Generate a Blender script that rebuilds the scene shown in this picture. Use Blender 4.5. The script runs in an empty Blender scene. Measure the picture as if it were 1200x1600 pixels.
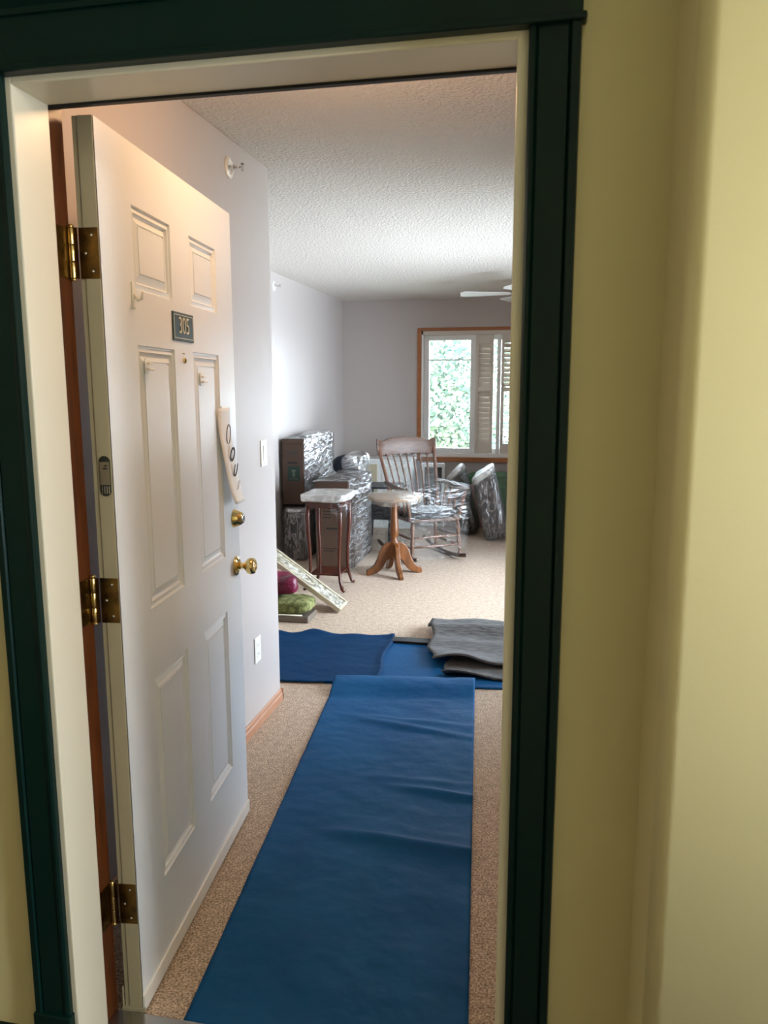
import bpy, bmesh, math, random
from mathutils import Vector, Matrix, noise
random.seed(7)
C = bpy.context.scene.collection
SC = bpy.context.scene
PI = math.pi

# ---------------------------------------------------------------- camera
CAM = Vector((0.9648, -1.336, 1.5006)); YAW, PITCH, ROLL = 0.2010, 0.1588, -0.0021
fw = Vector((-math.sin(YAW)*math.cos(PITCH), math.cos(YAW)*math.cos(PITCH), -math.sin(PITCH)))
rt = Vector((math.cos(YAW), math.sin(YAW), 0)); up = rt.cross(fw)
r2 = rt*math.cos(ROLL)+up*math.sin(ROLL); u2 = -rt*math.sin(ROLL)+up*math.cos(ROLL)
cd = bpy.data.cameras.new('camera'); cam = bpy.data.objects.new('camera', cd); C.objects.link(cam)
m3 = Matrix((r2, u2, -fw)).transposed()
cam.matrix_world = Matrix.Translation(CAM) @ m3.to_4x4()
cd.sensor_fit = 'HORIZONTAL'; cd.sensor_width = 36; cd.lens = 1217.77/1200*36
cd.clip_start = .05; cd.dof.use_dof = True; cd.dof.focus_distance = 3.0; cd.dof.aperture_fstop = 9
SC.camera = cam

# ---------------------------------------------------------------- world, light, exposure
w = bpy.data.worlds.new('sky'); SC.world = w; w.use_nodes = True
bg = w.node_tree.nodes['Background']; bg.inputs[0].default_value = (.76, .88, 1.0, 1); bg.inputs[1].default_value = 35.0
sd = bpy.data.lights.new('sun', 'SUN'); sd.energy = 14; sd.color = (1, .93, .8); sd.angle = .01
sun = bpy.data.objects.new('sun', sd); C.objects.link(sun)
sun.rotation_euler = Vector((-.25, .8, -.62)).to_track_quat('-Z', 'Y').to_euler()
def area(name, loc, rot, sx, sy, energy, col, portal=False):
    d = bpy.data.lights.new(name, 'AREA'); d.shape = 'RECTANGLE'; d.size = sx; d.size_y = sy; d.energy = energy; d.color = col
    if portal: d.cycles.is_portal = True
    o = bpy.data.objects.new(name, d); C.objects.link(o); o.location = loc; o.rotation_euler = rot; return o
area('portal_back', (.72, 7.42, 1.41), (-PI/2, 0, 0), 2.3, 1.5, 1, (1,1,1), True)
area('portal_patio', (2.70, 3.85, 1.1), (0, PI/2, 0), 2.1, 2.0, 1, (1,1,1), True)
area('portal_corridor', (4.38, -1.01, 1.45), (0, PI/2, 0), 1.65, 1.36, 1, (1,1,1), True)
SC.view_settings.view_transform = 'Standard'; SC.view_settings.look = 'None'
SC.view_settings.exposure = 0.0; SC.view_settings.gamma = 1; SC.view_settings.use_curve_mapping = False
HALL_LAMP = 14.0; CORR_LAMP = 75.0
SC.cycles.max_bounces = 10; SC.cycles.diffuse_bounces = 6; SC.cycles.transparent_max_bounces = 24
SC.cycles.caustics_reflective = False; SC.cycles.caustics_refractive = False
SC.cycles.sample_clamp_indirect = 6

# ---------------------------------------------------------------- materials
def srgb(r, g, b):
    f = lambda c: ((c/255+.055)/1.055)**2.4 if c/255 > .04045 else c/255/12.92
    return (f(r), f(g), f(b), 1)
def mat(name, col, rough=.6, metal=0, bump=None, var=None, spec=.5, coat=0, sheen=0, stretch=None, trans=0):
    """bump=(scale, strength, dist)  var=(scale, colour2, contrast)"""
    m = bpy.data.materials.new(name); m.use_nodes = True; nt = m.node_tree; b = nt.nodes['Principled BSDF']
    b.inputs['Base Color'].default_value = col; b.inputs['Roughness'].default_value = rough; b.inputs['Metallic'].default_value = metal
    b.inputs['Specular IOR Level'].default_value = spec; b.inputs['Coat Weight'].default_value = coat
    if sheen: b.inputs['Sheen Weight'].default_value = sheen
    if bump or var:
        tc = nt.nodes.new('ShaderNodeTexCoord'); mp = nt.nodes.new('ShaderNodeMapping'); nt.links.new(tc.outputs['Object'], mp.inputs[0])
        if stretch: mp.inputs['Scale'].default_value = stretch
    if var:
        n = nt.nodes.new('ShaderNodeTexNoise'); n.inputs['Scale'].default_value = var[0]; n.inputs['Detail'].default_value = 4
        nt.links.new(mp.outputs[0], n.inputs['Vector'])
        r = nt.nodes.new('ShaderNodeValToRGB'); c = var[2] if len(var) > 2 else .2
        r.color_ramp.elements[0].position = .5-c; r.color_ramp.elements[1].position = .5+c
        r.color_ramp.elements[0].color = col; r.color_ramp.elements[1].color = var[1]
        nt.links.new(n.outputs[0], r.inputs[0]); nt.links.new(r.outputs[0], b.inputs['Base Color'])
    if bump:
        n = nt.nodes.new('ShaderNodeTexNoise'); n.inputs['Scale'].default_value = bump[0]; n.inputs['Detail'].default_value = 3
        nt.links.new(mp.outputs[0], n.inputs['Vector'])
        bp = nt.nodes.new('ShaderNodeBump'); bp.inputs['Strength'].default_value = bump[1]; bp.inputs['Distance'].default_value = bump[2]
        nt.links.new(n.outputs[0], bp.inputs['Height']); nt.links.new(bp.outputs[0], b.inputs['Normal'])
    return m
def glass_mat():
    m = bpy.data.materials.new('window_glass'); m.use_nodes = True; nt = m.node_tree; nt.nodes.clear()
    o = nt.nodes.new('ShaderNodeOutputMaterial'); mx = nt.nodes.new('ShaderNodeMixShader'); t = nt.nodes.new('ShaderNodeBsdfTransparent')
    g = nt.nodes.new('ShaderNodeBsdfGlossy'); g.inputs['Roughness'].default_value = .02; f = nt.nodes.new('ShaderNodeFresnel'); f.inputs[0].default_value = 1.45
    nt.links.new(f.outputs[0], mx.inputs[0]); nt.links.new(t.outputs[0], mx.inputs[1]); nt.links.new(g.outputs[0], mx.inputs[2]); nt.links.new(mx.outputs[0], o.inputs[0])
    return m
def wrap_mat(name, lo=.12, hi=.8, scale=9, stretch=(1, 1, 4), tint=(.95, .97, 1, 1), rot=(0, 0, 0), dull=.45, rough=.12, gl=.85):
    """stretch film: clear where tight, milky and glossy along its creases"""
    m = bpy.data.materials.new(name); m.use_nodes = True; nt = m.node_tree; nt.nodes.clear()
    N = nt.nodes.new; L = nt.links.new
    o = N('ShaderNodeOutputMaterial'); tc = N('ShaderNodeTexCoord'); mp = N('ShaderNodeMapping')
    mp.inputs['Scale'].default_value = stretch; mp.inputs['Rotation'].default_value = rot; L(tc.outputs['Object'], mp.inputs[0])
    n = N('ShaderNodeTexNoise'); n.inputs['Scale'].default_value = scale; n.inputs['Detail'].default_value = 5; n.inputs['Distortion'].default_value = .9
    L(mp.outputs[0], n.inputs['Vector'])
    rd = N('ShaderNodeMath'); rd.operation = 'SUBTRACT'; L(n.outputs[0], rd.inputs[0]); rd.inputs[1].default_value = .5
    ab = N('ShaderNodeMath'); ab.operation = 'ABSOLUTE'; L(rd.outputs[0], ab.inputs[0])
    mr = N('ShaderNodeMapRange'); L(ab.outputs[0], mr.inputs['Value']); mr.inputs['From Min'].default_value = 0; mr.inputs['From Max'].default_value = .075
    mr.inputs['To Min'].default_value = hi; mr.inputs['To Max'].default_value = lo
    bp = N('ShaderNodeBump'); bp.inputs['Strength'].default_value = 1; bp.inputs['Distance'].default_value = .02; L(n.outputs[0], bp.inputs['Height'])
    t = N('ShaderNodeBsdfTransparent'); t.inputs[0].default_value = (.96, .97, .97, 1)
    g = N('ShaderNodeBsdfGlossy'); g.inputs[0].default_value = (gl, gl, gl, 1); g.inputs['Roughness'].default_value = rough; L(bp.outputs[0], g.inputs['Normal'])
    d = N('ShaderNodeBsdfDiffuse'); d.inputs[0].default_value = tint; L(bp.outputs[0], d.inputs['Normal'])
    m1 = N('ShaderNodeMixShader'); m1.inputs[0].default_value = dull; L(g.outputs[0], m1.inputs[1]); L(d.outputs[0], m1.inputs[2])
    m2 = N('ShaderNodeMixShader'); L(mr.outputs[0], m2.inputs[0]); L(t.outputs[0], m2.inputs[1]); L(m1.outputs[0], m2.inputs[2])
    L(m2.outputs[0], o.inputs[0]); return m
def emit(name, col, s):
    m = bpy.data.materials.new(name); m.use_nodes = True; b = m.node_tree.nodes['Principled BSDF']
    b.inputs['Base Color'].default_value = (1, 1, 1, 1); b.inputs['Emission Color'].default_value = col; b.inputs['Emission Strength'].default_value = s; return m

def carpet_mat():
    m = mat('carpet', srgb(142, 114, 88), .95, bump=(300, .9, .005), var=(170, srgb(240, 216, 190), .14), sheen=.2)
    nt = m.node_tree; p = nt.nodes['Principled BSDF']; src = p.inputs['Base Color'].links[0].from_socket
    tc = nt.nodes.new('ShaderNodeTexCoord'); v = nt.nodes.new('ShaderNodeTexNoise'); v.inputs['Scale'].default_value = 34; v.inputs['Detail'].default_value = 3
    nt.links.new(tc.outputs['Object'], v.inputs['Vector'])
    r = nt.nodes.new('ShaderNodeValToRGB'); r.color_ramp.elements[0].position = .36; r.color_ramp.elements[1].position = .62
    r.color_ramp.elements[0].color = (.76, .74, .71, 1); r.color_ramp.elements[1].color = (1, 1, 1, 1); nt.links.new(v.outputs[0], r.inputs[0])
    mx = nt.nodes.new('ShaderNodeMix'); mx.data_type = 'RGBA'; mx.blend_type = 'MULTIPLY'; mx.inputs[0].default_value = 1
    nt.links.new(src, mx.inputs[6]); nt.links.new(r.outputs[0], mx.inputs[7]); nt.links.new(mx.outputs[2], p.inputs['Base Color'])
    return m
def runner_mat():
    return mat('blue_runner', srgb(6, 66, 114), .6, bump=(9, .5, .016), var=(3.5, srgb(14, 84, 132), .3), spec=.12)

M = dict(
    wall_in=mat('grey_lilac_paint', srgb(184, 176, 172), .38, bump=(160, .12, .002)),
    wall_co=mat('yellow_corridor_paint', srgb(212, 201, 154), .5, bump=(120, .1, .002), var=(1.2, srgb(207, 197, 150), .3)),
    corr_dark=mat('corridor_bounce_paint', srgb(186, 180, 158), .6),  # unseen back wall and ceiling, toned for the light they bounce
    ceil=mat('textured_ceiling', srgb(222, 216, 208), .8, bump=(75, .9, .012)),
    carpet=carpet_mat(),
    corr_carpet=mat('corridor_carpet', srgb(70, 60, 58), .95, bump=(200, .6, .004), var=(90, srgb(105, 92, 86))),
    green=mat('dark_green_paint', srgb(1, 30, 26), .34, spec=.25, bump=(60, .03, .002)),
    cream=mat('cream_frame_paint', srgb(214, 206, 184), .35, bump=(30, .04, .002)),
    wood=mat('stained_jamb_wood', srgb(62, 30, 8), .4, var=(14, srgb(104, 50, 14), .25), stretch=(6, 6, .6)),
    base=mat('baseboard_wood', srgb(160, 112, 84), .4, var=(16, srgb(184, 138, 108), .25), stretch=(6, .6, 6)),
    wtrim=mat('window_trim_wood', srgb(146, 86, 42), .4, var=(14, srgb(166, 104, 56), .25), stretch=(2, 2, 2)),
    black=mat('black_rubber', srgb(14, 13, 13), .6),
    shadow_rubber=mat('dark_grey_rubber', srgb(40, 40, 40), .8),
    door=mat('white_door_paint', srgb(232, 236, 240), .32, bump=(14, .04, .004)),
    edge=mat('beige_door_edge', srgb(170, 160, 134), .4),
    brass=mat('polished_brass', srgb(232, 204, 138), .14, 1),
    brass_old=mat('tarnished_brass', srgb(128, 98, 48), .3, 1, var=(30, srgb(72, 56, 34), .2)),
    steel=mat('steel', srgb(190, 188, 184), .25, 1),
    chrome=mat('chrome', srgb(225, 225, 225), .08, 1),
    plate=mat('number_plate_green', srgb(44, 62, 62), .35),
    ivory=mat('ivory_print', srgb(226, 218, 196), .4),
    white=mat('white_plastic', srgb(236, 234, 228), .35),
    paper=mat('paper', srgb(240, 238, 234), .7),
    ink=mat('black_ink', srgb(30, 28, 28), .6),
    grey_ink=mat('grey_ink', srgb(120, 112, 106), .6),
    label_dark=mat('dark_label', srgb(24, 30, 26), .3),
    label_tan=mat('metal_label', srgb(128, 118, 100), .35, .4),
    vinyl=mat('white_vinyl', srgb(240, 240, 238), .35),
    shutter=mat('shutter_paint', srgb(214, 206, 194), .5),
    glass=glass_mat(),
    runner=runner_mat(),
    runner2=mat('dark_blue_sheet', srgb(2, 42, 76), .7, bump=(14, .4, .01), var=(4, srgb(6, 52, 90), .3), spec=.08),
    runner3=mat('light_blue_sheet', srgb(12, 72, 118), .65, bump=(18, .3, .006), spec=.1),
    felt=mat('grey_moving_blanket', srgb(58, 59, 62), .95, bump=(260, .8, .004), var=(70, srgb(128, 127, 126), .22), stretch=(.25, 3, 1)),
    card=mat('cardboard', srgb(66, 48, 36), .85, var=(6, srgb(80, 60, 45), .3)),
    card_dk=mat('dark_cardboard', srgb(56, 38, 28), .85, var=(6, srgb(66, 46, 34), .3)),
    box_ink=mat('box_print', srgb(24, 18, 15), .8),
    box_green=mat('box_green_print', srgb(20, 42, 34), .8),
    box_green2=mat('box_pale_print', srgb(66, 74, 62), .8),
    mahog=mat('mahogany', srgb(52, 20, 12), .25, var=(9, srgb(82, 36, 20), .25), stretch=(5, 5, .7)),
    oak=mat('golden_oak', srgb(86, 48, 18), .35, var=(9, srgb(124, 74, 32), .25), stretch=(5, 5, .7)),
    oaktop=mat('oak_table_top', srgb(136, 104, 72), .4, var=(8, srgb(160, 128, 94), .25), stretch=(1, 6, 1)),
    rocker=mat('rocker_walnut', srgb(62, 40, 29), .45, var=(10, srgb(104, 74, 56), .25), stretch=(1.2, 1.2, 6)),
    rocker_v=mat('rocker_walnut_turned', srgb(86, 54, 38), .4, var=(10, srgb(116, 78, 56), .25), stretch=(5, 5, 1)),
    leather=mat('dark_seat_leather', srgb(26, 23, 26), .5),
    dark=mat('dark_fabric', srgb(46, 44, 42), .9, var=(11, srgb(76, 74, 70), .2)),
    cushion=mat('charcoal_brown_fabric', srgb(56, 50, 47), .9, var=(16, srgb(80, 73, 70), .25), stretch=(3, 3, .7)),
    cushion2=mat('slate_fabric', srgb(48, 50, 48), .9, var=(14, srgb(72, 72, 68), .25), stretch=(3, 3, .7)),
    navy=mat('navy_fabric', srgb(30, 34, 44), .9),
    bluew=mat('pale_blue_fabric', srgb(120, 150, 165), .8),
    greenf=mat('green_fabric', srgb(58, 108, 76), .9, var=(8, srgb(84, 136, 98), .25)),
    pinkf=mat('dusty_pink_fabric', srgb(176, 120, 118), .9),
    magenta=mat('magenta_satin', srgb(126, 8, 60), .45, bump=(14, .6, .03), var=(7, srgb(44, 6, 24), .2)),
    olive=mat('olive_fabric', srgb(76, 84, 36), .85, bump=(40, .5, .008), var=(22, srgb(134, 136, 84), .10)),
    taupe=mat('taupe_frame', srgb(104, 94, 84), .5),
    creamf=mat('cream_frame_wood', srgb(196, 184, 156), .45),
    relief=mat('carved_cream_panel', srgb(112, 104, 86), .4, bump=(24, 1, .03), var=(28, srgb(206, 200, 184), .12)),
    fan=mat('fan_blade_white', srgb(222, 220, 216), .4),
    leaf=mat('leaf', srgb(40, 68, 60), .7, var=(1.6, srgb(80, 94, 68), .15)),
    bark=mat('bark', srgb(96, 78, 60), .9),
    grass=mat('lawn', srgb(120, 122, 108), .9, var=(3, srgb(134, 136, 120))),
    wrap=wrap_mat('stretch_film', .02, .18, 8, (1, 1, 4.5), dull=.2, gl=.7),
    wrap_side=wrap_mat('creased_stretch_film', .26, .95, 6, (1, 1.0, 4), rot=(.6, 0, 0), dull=.25, rough=.14),
    wrap_box=wrap_mat('diagonal_stretch_film', .14, .88, 6, (1, .8, 4.5), rot=(.45, 0, 0), dull=.25, rough=.14),
    wrap_clear=wrap_mat('clear_stretch_film', .01, .13, 9, (2, 2, 5), dull=.25, gl=.75),
    wrap_top=wrap_mat('bunched_stretch_film', .55, .9, 6, (1, 3.5, 1), dull=.6, rough=.22, tint=(.66, .65, .62, 1)),
    wrap_flat=wrap_mat('flat_stretch_film', .22, .55, 6, (1, 4, 1), dull=.5, rough=.25, tint=(.8, .78, .72, 1)),
    wrap_dark=wrap_mat('sagging_stretch_film', .04, .32, 8, (3, 3, 1), dull=.35),
)

# ---------------------------------------------------------------- mesh helpers
def T(bm, M4, vs):
    for v in vs: v.co = M4 @ v.co
def add_box(bm, x0, x1, y0, y1, z0, z1, mi=0, M4=None):
    vs = [bm.verts.new((x, y, z)) for x in (x0, x1) for y in (y0, y1) for z in (z0, z1)]
    for f in ((0,1,3,2), (4,6,7,5), (0,4,5,1), (2,3,7,6), (0,2,6,4), (1,5,7,3)):
        bm.faces.new([vs[i] for i in f]).material_index = mi
    if M4: T(bm, M4, vs)
    return vs
def add_tube(bm, pts, rad, n=10, mi=0, cap=True, flat=1.0):
    pts = [Vector(p) for p in pts]; k = len(pts)
    if not hasattr(rad, '__len__'): rad = [rad]*k
    rings = []; prev = None
    for i, p in enumerate(pts):
        t = (pts[min(i+1, k-1)]-pts[max(i-1, 0)]).normalized()
        if prev is None: a = t.orthogonal().normalized()
        else: a = (prev-t*prev.dot(t)).normalized()
        prev = a; b = t.cross(a)
        rings.append([bm.verts.new(p+(a*math.cos(2*PI*j/n)+b*math.sin(2*PI*j/n)*flat)*rad[i]) for j in range(n)])
    for i in range(k-1):
        for j in range(n):
            f = bm.faces.new((rings[i][j], rings[i][(j+1) % n], rings[i+1][(j+1) % n], rings[i+1][j])); f.smooth = True; f.material_index = mi
    if cap:
        bm.faces.new(rings[0][::-1]).material_index = mi; bm.faces.new(rings[-1]).material_index = mi
def add_lathe(bm, prof, cx=0, cy=0, n=24, mi=0, M4=None):
    rings = []; allv = []
    for r, z in prof:
        ring = [bm.verts.new((cx+max(r, 1e-4)*math.cos(2*PI*j/n), cy+max(r, 1e-4)*math.sin(2*PI*j/n), z)) for j in range(n)]
        rings.append(ring); allv += ring
    for i in range(len(rings)-1):
        for j in range(n):
            f = bm.faces.new((rings[i][j], rings[i][(j+1) % n], rings[i+1][(j+1) % n], rings[i+1][j])); f.smooth = True; f.material_index = mi
    bm.faces.new(rings[0][::-1]).material_index = mi; bm.faces.new(rings[-1]).material_index = mi
    if M4: T(bm, M4, allv)
def add_prism(bm, poly, y0, y1, M4=None, mi=0):
    """poly in x,z extruded along y"""
    a = [bm.verts.new((x, y0, z)) for x, z in poly]; b = [bm.verts.new((x, y1, z)) for x, z in poly]; n = len(poly)
    bm.faces.new(a).material_index = mi; bm.faces.new(b[::-1]).material_index = mi
    for i in range(n): bm.faces.new((a[i], b[i], b[(i+1) % n], a[(i+1) % n])).material_index = mi
    if M4: T(bm, M4, a+b)
def add_puff(bm, x0, x1, y0, y1, z0, z1, nx=14, ny=14, p=3.2, amp=.0, sc=6, seed=0, M4=None, nz=8, mi=0):
    """rounded (superellipsoid) cushion"""
    cx, cy, cz = (x0+x1)/2, (y0+y1)/2, (z0+z1)/2; hx, hy, hz = (x1-x0)/2, (y1-y0)/2, (z1-z0)/2
    d_ = {}; seen = []; n_ = nx
    def gv(x, y, z):
        k = (round(x, 4), round(y, 4), round(z, 4))
        if k not in d_: d_[k] = bm.verts.new((x, y, z)); seen.append(d_[k])
        return d_[k]
    for ax in range(3):
        for sg in (-1, 1):
            for i in range(n_):
                for j in range(n_):
                    q4 = []
                    for a, b in ((i, j), (i+1, j), (i+1, j+1), (i, j+1)):
                        c3 = [0, 0, 0]; c3[ax] = sg; c3[(ax+1) % 3] = -1+2*a/n_; c3[(ax+2) % 3] = -1+2*b/n_; q4.append(gv(*c3))
                    bm.faces.new(q4 if sg > 0 else q4[::-1])
    for v in seen:
        x, y, z = v.co; l = (abs(x)**p+abs(y)**p+abs(z)**p)**(1/p)
        q = Vector((x, y, z))/l; c = Vector((cx+q.x*hx, cy+q.y*hy, cz+q.z*hz))
        if amp:
            d = noise.noise(Vector((c.x*sc+seed, c.y*sc, c.z*sc)))*amp
            c += Vector((q.x, q.y, q.z)).normalized()*d
        v.co = c
    for v in seen:
        for f in v.link_faces: f.smooth = True; f.material_index = mi
    if M4: T(bm, M4, seen)
def add_shell(bm, poly, z0, z1, nz=10, amp=.012, sc=9, seed=0, sub=6, M4=None, top=None, cap=True):
    """crinkled skin around a vertical stack of outlines; poly = [(x,y)...]; top = outline at z1"""
    top = top or poly; n = len(poly)
    def outline(t):
        pts = []
        for i in range(n):
            a = Vector(poly[i]).lerp(Vector(top[i]), t); b = Vector(poly[(i+1) % n]).lerp(Vector(top[(i+1) % n]), t)
            for s in range(sub): pts.append(a.lerp(b, s/sub))
        return pts
    c = sum((Vector(q) for q in poly), Vector((0, 0)))/n; rings = []; allv = []
    for k in range(nz+1):
        t = k/nz; z = z0+(z1-z0)*t; ring = []
        for q in outline(t):
            d = (q-c).normalized(); a = noise.noise(Vector((q.x*sc+seed, q.y*sc, z*sc)))*amp
            ring.append(bm.verts.new((q.x+d.x*a, q.y+d.y*a, z)))
        rings.append(ring); allv += ring
    for k in range(nz):
        m = len(rings[k])
        for j in range(m):
            f = bm.faces.new((rings[k][j], rings[k][(j+1) % m], rings[k+1][(j+1) % m], rings[k+1][j])); f.smooth = True
    if cap:
        f = bm.faces.new(rings[-1]); r = bmesh.ops.poke(bm, faces=[f]); allv += r['verts']
    if M4: T(bm, M4, allv)
def obj(name, bm, m, parent=None, bevel=0, seg=2, recalc=True):
    if recalc: bmesh.ops.recalc_face_normals(bm, faces=bm.faces)
    me = bpy.data.meshes.new(name); bm.to_mesh(me); bm.free()
    for x in (m if isinstance(m, (list, tuple)) else [m]): me.materials.append(M[x])
    o = bpy.data.objects.new(name, me); C.objects.link(o)
    if parent: o.parent = parent
    if bevel:
        b = o.modifiers.new('bevel', 'BEVEL'); b.width = bevel; b.segments = seg; b.limit_method = 'ANGLE'; b.angle_limit = .6
        b.harden_normals = False
    return o
def boxo(name, x0, x1, y0, y1, z0, z1, m, parent=None, bevel=0, M4=None):
    bm = bmesh.new(); add_box(bm, x0, x1, y0, y1, z0, z1, M4=M4); return obj(name, bm, m, parent, bevel)
def tubeo(name, pts, rad, m, parent=None, n=10, flat=1.0):
    bm = bmesh.new(); add_tube(bm, pts, rad, n, flat=flat); return obj(name, bm, m, parent)
def lathe(name, prof, m, parent=None, cx=0, cy=0, n=24, M4=None):
    bm = bmesh.new(); add_lathe(bm, prof, cx, cy, n, M4=M4); return obj(name, bm, m, parent)
def thing(name, label, cat, loc=(0,0,0), rz=0, group=None, kind=None):
    o = bpy.data.objects.new(name, None); C.objects.link(o); o.location = loc; o.rotation_euler = (0, 0, rz)
    o.empty_display_size = .05
    if kind: o['kind'] = kind
    if label: o['label'] = label
    if cat: o['category'] = cat
    if group: o['group'] = group
    return o
def tag(o, label, cat, group=None, kind=None):
    o['label'] = label; o['category'] = cat
    if group: o['group'] = group
    if kind: o['kind'] = kind
    return o
def struct(o, label=None):
    o['kind'] = 'structure'
    if label: o['label'] = label
    return o
def text(name, s, size, m, parent, M4, sx=1, ext=.0006, bold=0):
    c = bpy.data.curves.new(name, 'FONT'); c.body = s; c.size = size; c.extrude = ext; c.offset = bold; c.align_x = 'CENTER'; c.align_y = 'CENTER'
    t = bpy.data.objects.new(name+'_src', c); C.objects.link(t)
    dg = bpy.context.evaluated_depsgraph_get(); me = bpy.data.meshes.new_from_object(t.evaluated_get(dg)); bpy.data.objects.remove(t)
    me.transform(M4 @ Matrix.Scale(sx, 4, (1, 0, 0))); me.materials.clear(); me.materials.append(M[m]); me.name = name
    o = bpy.data.objects.new(name, me); C.objects.link(o)
    if parent: o.parent = parent
    return o
def Rx(a): return Matrix.Rotation(a, 4, 'X')
def Ry(a): return Matrix.Rotation(a, 4, 'Y')
def Rz(a): return Matrix.Rotation(a, 4, 'Z')
def Tr(x, y, z): return Matrix.Translation((x, y, z))

# ================================================================= ROOM SHELL
H = 2.448; WX = -.25; HC = 2.096; FX = -1.272; YB = 7.326; RX = 2.6; WY = .165
# entry wall with the opening: cream drywall leaf towards the corridor, grey-lilac leaf inside
JL, JR, JT = .012, .907, 2.038
bm = bmesh.new()
add_box(bm, -4.5, -.05, .006, .09, 0, 2.6); add_box(bm, .96, 1.148, .006, .09, 0, 2.6); add_box(bm, -.05, .96, .006, .09, 2.08, 2.6)
struct(obj('wall_front', bm, 'wall_co'))
bm = bmesh.new()
add_box(bm, -1.4, -.05, .09, WY, 0, H); add_box(bm, .96, 1.148, .09, WY, 0, H); add_box(bm, -.05, .96, .09, WY, 2.08, H)
struct(obj('wall_inner_front', bm, 'wall_in'))
# corridor wall that stands proud of the door recess, with a rounded corner bead
bm = bmesh.new()
r = .026; xc, yc = 1.148+r, -.19+r
poly = [(1.148, .006), (1.148, yc)]+[(xc+r*math.cos(a), yc+r*math.sin(a)) for a in [PI+PI/2*i/10 for i in range(11)]]+[(4.3, -.19), (4.3, .16), (1.148, .16)]
vs0 = [bm.verts.new((x, y, 0)) for x, y in poly]; vs1 = [bm.verts.new((x, y, 2.6)) for x, y in poly]
for i in range(len(poly)):
    f = bm.faces.new((vs0[i], vs0[(i+1) % len(poly)], vs1[(i+1) % len(poly)], vs1[i])); f.smooth = 1 <= i <= 12
bm.faces.new(vs1); bm.faces.new(vs0[::-1])
o = struct(obj('wall_corridor_right', bm, 'wall_co'))
boxs = lambda name, *a, m='wall_in', bevel=0: struct(boxo(name, *a, m, bevel=bevel))
boxs('wall_corridor_back', -4.5, 4.3, -1.95, -1.85, 0, 2.6, m='corr_dark')
boxs('wall_corridor_end', -4.6, -4.5, -1.95, .1, 0, 2.6, m='wall_co')
CE = 4.3
bm = bmesh.new()
add_box(bm, CE, CE+.1, -1.95, -1.72, 0, 2.6); add_box(bm, CE, CE+.1, -.30, .1, 0, 2.6); add_box(bm, CE, CE+.1, -1.72, -.30, 0, .6); add_box(bm, CE, CE+.1, -1.72, -.30, 2.3, 2.6)
struct(obj('wall_corridor_far_end', bm, 'wall_co'))
cw = thing('added_corridor_window', 'tall unseen window added at the corridor end to light it', None, kind='structure')  # out of view, added so daylight falls evenly along the corridor
for a in ((-1.72, -1.66, .6, 2.3), (-.36, -.30, .6, 2.3), (-1.66, -.36, .6, .66), (-1.66, -.36, 2.24, 2.3)): boxo('frame_bar', CE+.03, CE+.07, a[0], a[1], a[2], a[3], 'vinyl', cw, .003)
boxo('glass_pane', CE+.047, CE+.053, -1.66, -.36, .66, 2.24, 'glass', cw)
boxs('ceiling_corridor', -4.6, 4.4, -1.95, .09, 2.6, 2.7, m='corr_dark')
boxs('floor_corridor', -4.6, 4.4, -1.95, .12, -.1, 0, m='corr_carpet')
# unit
struct(boxo('wall_hall_left', -.37, WX, WY, HC, 0, H, 'wall_in', bevel=.006))
boxs('wall_hall_right', 1.0, 1.148, WY, 1.42, 0, H)
boxs('wall_near', FX-.1, -.37, HC-.11, HC-.005, 0, H)
boxs('wall_left', FX-.1, FX, HC-.005, YB, 0, H)
boxs('wall_kitchen', 1.148, RX, WY, WY+.1, 0, H)
bm = bmesh.new()   # right wall with the patio door opening
add_box(bm, RX, RX+.12, WY, 2.85, 0, H); add_box(bm, RX, RX+.12, 4.85, YB, 0, H); add_box(bm, RX, RX+.12, 2.85, 4.85, 2.15, H)
struct(obj('wall_right', bm, 'wall_in'))
WL, WR, WB, WT = -.375, 1.83, .735, 2.105      # rough window opening
bm = bmesh.new()
add_box(bm, FX-.1, WL, YB, YB+.15, 0, H); add_box(bm, WR, RX+.12, YB, YB+.15, 0, H)
add_box(bm, WL, WR, YB, YB+.15, 0, WB); add_box(bm, WL, WR, YB, YB+.15, WT, H)
struct(obj('wall_back', bm, 'wall_in'))
boxs('ceiling', FX-.1, RX+.12, .09, YB+.15, H, H+.1, m='ceil')
boxs('floor', FX-.1, RX+.12, .12, YB+.15, -.1, 0, m='carpet')
boxs('ground', -40, 40, 8, 60, -6.6, -6.5, m='grass')
# baseboards
def baseboard(name, pts, m='base', h=.057, t=.012):
    bm = bmesh.new()
    for (x0, y0), (x1, y1), n in pts:
        a = Vector((x0, y0)); b = Vector((x1, y1)); n = Vector(n)
        prof = [(0, 0), (t, 0), (t, h*.55), (t*.62, h*.68), (t*.62, h*.9), (t*.2, h), (0, h)]
        ra = [bm.verts.new((a.x+n.x*d, a.y+n.y*d, z)) for d, z in prof]; rb = [bm.verts.new((b.x+n.x*d, b.y+n.y*d, z)) for d, z in prof]
        k = len(prof); bm.faces.new(ra); bm.faces.new(rb[::-1])
        for i in range(k): bm.faces.new((ra[i], rb[i], rb[(i+1) % k], ra[(i+1) % k]))
    return struct(obj(name, bm, m))
baseboard('baseboard_hall', [((WX, .24), (WX, HC+.012), (1, 0)), ((WX+.012, HC), (-.37, HC), (0, 1))])
baseboard('baseboard_left', [((FX, HC), (FX, YB), (1, 0))])
baseboard('baseboard_back', [((FX, YB), (RX, YB), (0, -1))])
baseboard('baseboard_corridor', [((-4.5, .006), (-.08, .006), (0, -1))], m='green', h=.1)
boxs('trim_5', -.01, .93, .112, .178, 0, .014, m='steel', bevel=.004)      # threshold

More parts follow.
